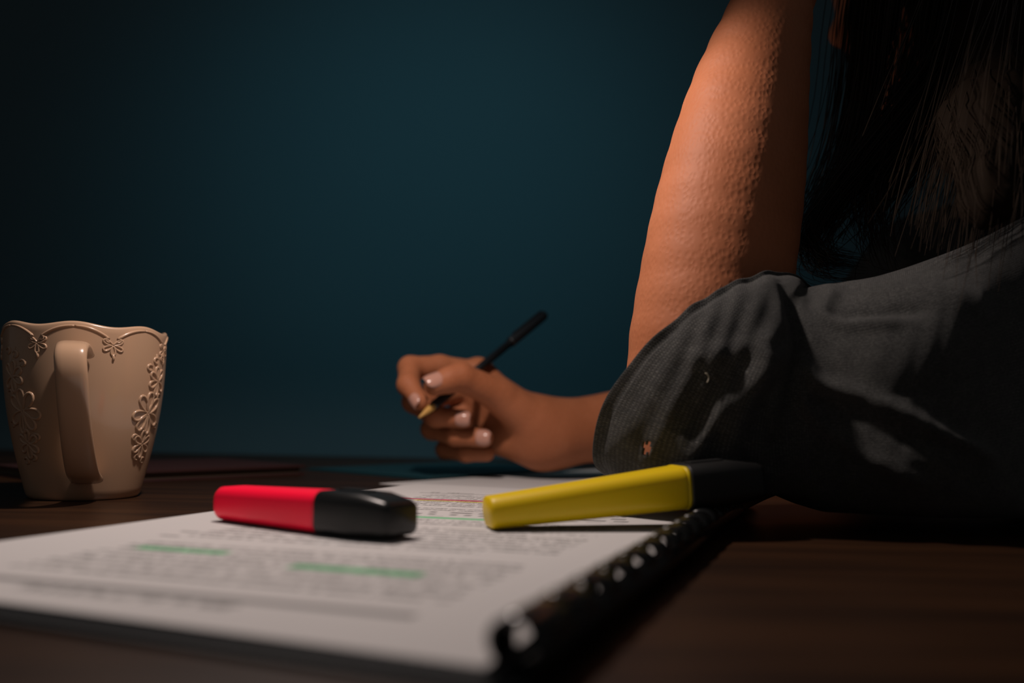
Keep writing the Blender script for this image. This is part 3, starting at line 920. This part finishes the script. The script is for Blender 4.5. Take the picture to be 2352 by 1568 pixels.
HM = Field()
HM.add([(hp(-3.2, 0, 3.4), hp(.6, 0, 4.2), .090, .087), (hp(-5, 0, -1), hp(-5.5, 0, -7), .070, .058), (hp(-3.0, 4.2, 0), hp(-2.6, 5.0, -7), .050, .038), (hp(-3.0, -4.2, 0), hp(-2.6, -5.0, -7), .050, .038)], .03, 0)
HM.add([(hp(-2.6, 5.0, -6), (.34, .535, .21), .038, .036), ((.34, .535, .21), (.30, .495, .165), .036, .022)], .03, .03)
HM.add([(hp(-6, 0, -6), (.46, .60, .22), .055, .05)], .03, .03)
HM.add([(hp(2.5, 6.8, 7), hp(4.2, 6.6, 1), .030, .026), (hp(4.2, 6.6, 1), hp(4.0, 6.4, -6), .026, .022), (hp(4.0, 6.4, -6), (.262, .530, .255), .022, .016)], .02, .02)
HM.add([(hp(6.0, 6.6, 5), hp(6.6, 6.4, -2), .022, .022), (hp(6.6, 6.4, -2), hp(6.2, 6.0, -8), .022, .018)], .01, .02)
HM.add([((.285, .565, .44), (.243, .545, .40), .020, .017), ((.243, .545, .40), (.222, .540, .33), .017, .015), ((.222, .540, .33), (.208, .527, .25), .015, .010)], .01, .02)
HM.add([((.315, .535, .36), (.270, .480, .265), .030, .026), ((.270, .480, .265), (.232, .425, .195), .026, .020), ((.232, .425, .195), (.212, .392, .150), .020, .010)], .02, .03)
def hmf(P):
    f_ = (P - np.array(HO, np.float32)) @ np.array(HF, np.float32); u_ = (P - np.array(HO, np.float32)) @ np.array(HU, np.float32)
    l_ = np.abs(P[:, 1] - .63)
    face = np.minimum(np.minimum(f_ - .020 + np.maximum(u_ - .03, 0) * -.9, .075 - u_), .056 - l_)
    wav_ = .0014 * np.sin(P[:, 1] * 260 + P[:, 0] * 180 + 3 * np.sin(P[:, 2] * 30)) + .0008 * np.sin(P[:, 0] * 520 - P[:, 1] * 300)
    return np.maximum(HM(P) + wav_, face)
V, Q = surface(hmf, (.14, .36, .10), (.56, .80, .53), .004)
Ls = []
front = [(.315, .555, .42), (.275, .530, .30), (.2035, .503, .205), (.178, .496, .175), (.166, .492, .156), (.172, .490, .1435), (.196, .488, .1395)]
Ls.append(lock(front, 170, .006, .0035, seed=1))
Ls.append(lock([(.32, .552, .40), (.29, .52, .29), (.235, .50, .215), (.205, .49, .18), (.20, .484, .158), (.205, .48, .142)], 120, .008, .005, seed=2))
Ls.append(lock([(.33, .548, .41), (.32, .525, .30), (.285, .500, .215), (.262, .485, .175), (.252, .475, .15)], 160, .010, .010, seed=3))
Ls.append(lock([(.36, .548, .42), (.355, .53, .30), (.335, .505, .22), (.325, .482, .185), (.31, .468, .165)], 200, .016, .014, seed=4))
Ls.append(lock([(.325, .55, .42), (.305, .525, .34), (.266, .472, .255), (.228, .420, .185), (.206, .388, .138)], 420, .014, .017, seed=9))
Ls.append(lock([(.40, .56, .42), (.42, .56, .30), (.42, .545, .24), (.41, .52, .235)], 160, .02, .02, seed=5))
Ls.append(lock([(.42, .63, .43), (.46, .63, .32), (.50, .63, .25), (.53, .63, .18)], 160, .03, .03, seed=6))
Ls.append(lock([(.295, .56, .45), (.248, .545, .415), (.228, .540, .355), (.217, .535, .30), (.209, .526, .25), (.195, .510, .205), (.179, .497, .175), (.172, .492, .155)], 330, .009, .007, seed=11))
Ls.append(lock([(.30, .556, .45), (.272, .545, .41), (.264, .545, .345), (.250, .535, .28), (.222, .514, .21), (.198, .500, .17)], 260, .009, .009, seed=12))
Ls.append(lock(front, 14, .02, .014, seed=8))
VV, FF = [V], [Q]; off = len(V)
for p_ in Ls:
    v_, f_ = strands(p_, .00035); VV.append(v_); FF.append(f_ + off); off += len(v_)
hr = attach(obj_np('hair', np.concatenate(VV), np.concatenate(FF), M['hair'])); hr['kind'] = 'stuff'
hr.data.materials.append(M['hair_mass'])
hr.data.polygons.foreach_set('material_index', (np.arange(len(hr.data.polygons)) < len(Q)).astype(np.int32))
# one fallen hair on the table
path = [Vector(p) for p in catmull([tuple(gz(1880, 1163, .0006)), tuple(gz(1960, 1168, .0006)), tuple(gz(2052, 1163, .0006))], 16)]
tag(obj('fallen_hair', *loft(frame_tube(path, .00014, 5)), M['hair']), 'single fallen hair lying on the table under the sleeve', 'hair')

# ------------------------------------------------------------------ pen in the writing hand
tip, end = at(962, 959, .659), at(1252, 721, .762)
ax = (end - tip); LP = ax.length; ax.normalize()
pen = tag(empty('ballpoint_pen', tip, ax.to_track_quat('Z', 'Y').to_euler()), 'slim black pen with a tan tip held in the writing hand', 'pen')
def lathe(prof, n=20):
    return loft([[(r * math.cos(a), r * math.sin(a), z) for a in [2 * math.pi * k / n for k in range(n)]] for z, r in prof])
obj('tip', *lathe([(0, .0006), (.003, .0011), (.009, .0024), (.014, .0029), (.0165, .0030)]), M['pen_tip'], pen)
obj('grip', *lathe([(.0165, .0034), (.018, .0037), (.045, .0038), (.046, .0034)]), M['pen'], pen)
obj('barrel', *lathe([(.046, .0033), (LP - .05, .0033)]), M['pen'], pen)
obj('end_cap', *lathe([(LP - .052, .0040), (LP - .051, .0044), (LP - .004, .0045), (LP - .0012, .0038), (LP, .0022)]), M['pen'], pen)
V, F = box(-.0012, .0012, .0042, .0056, LP - .045, LP - .004); bevel(obj('clip', V, F, M['pen'], pen, smooth=False), .0004)
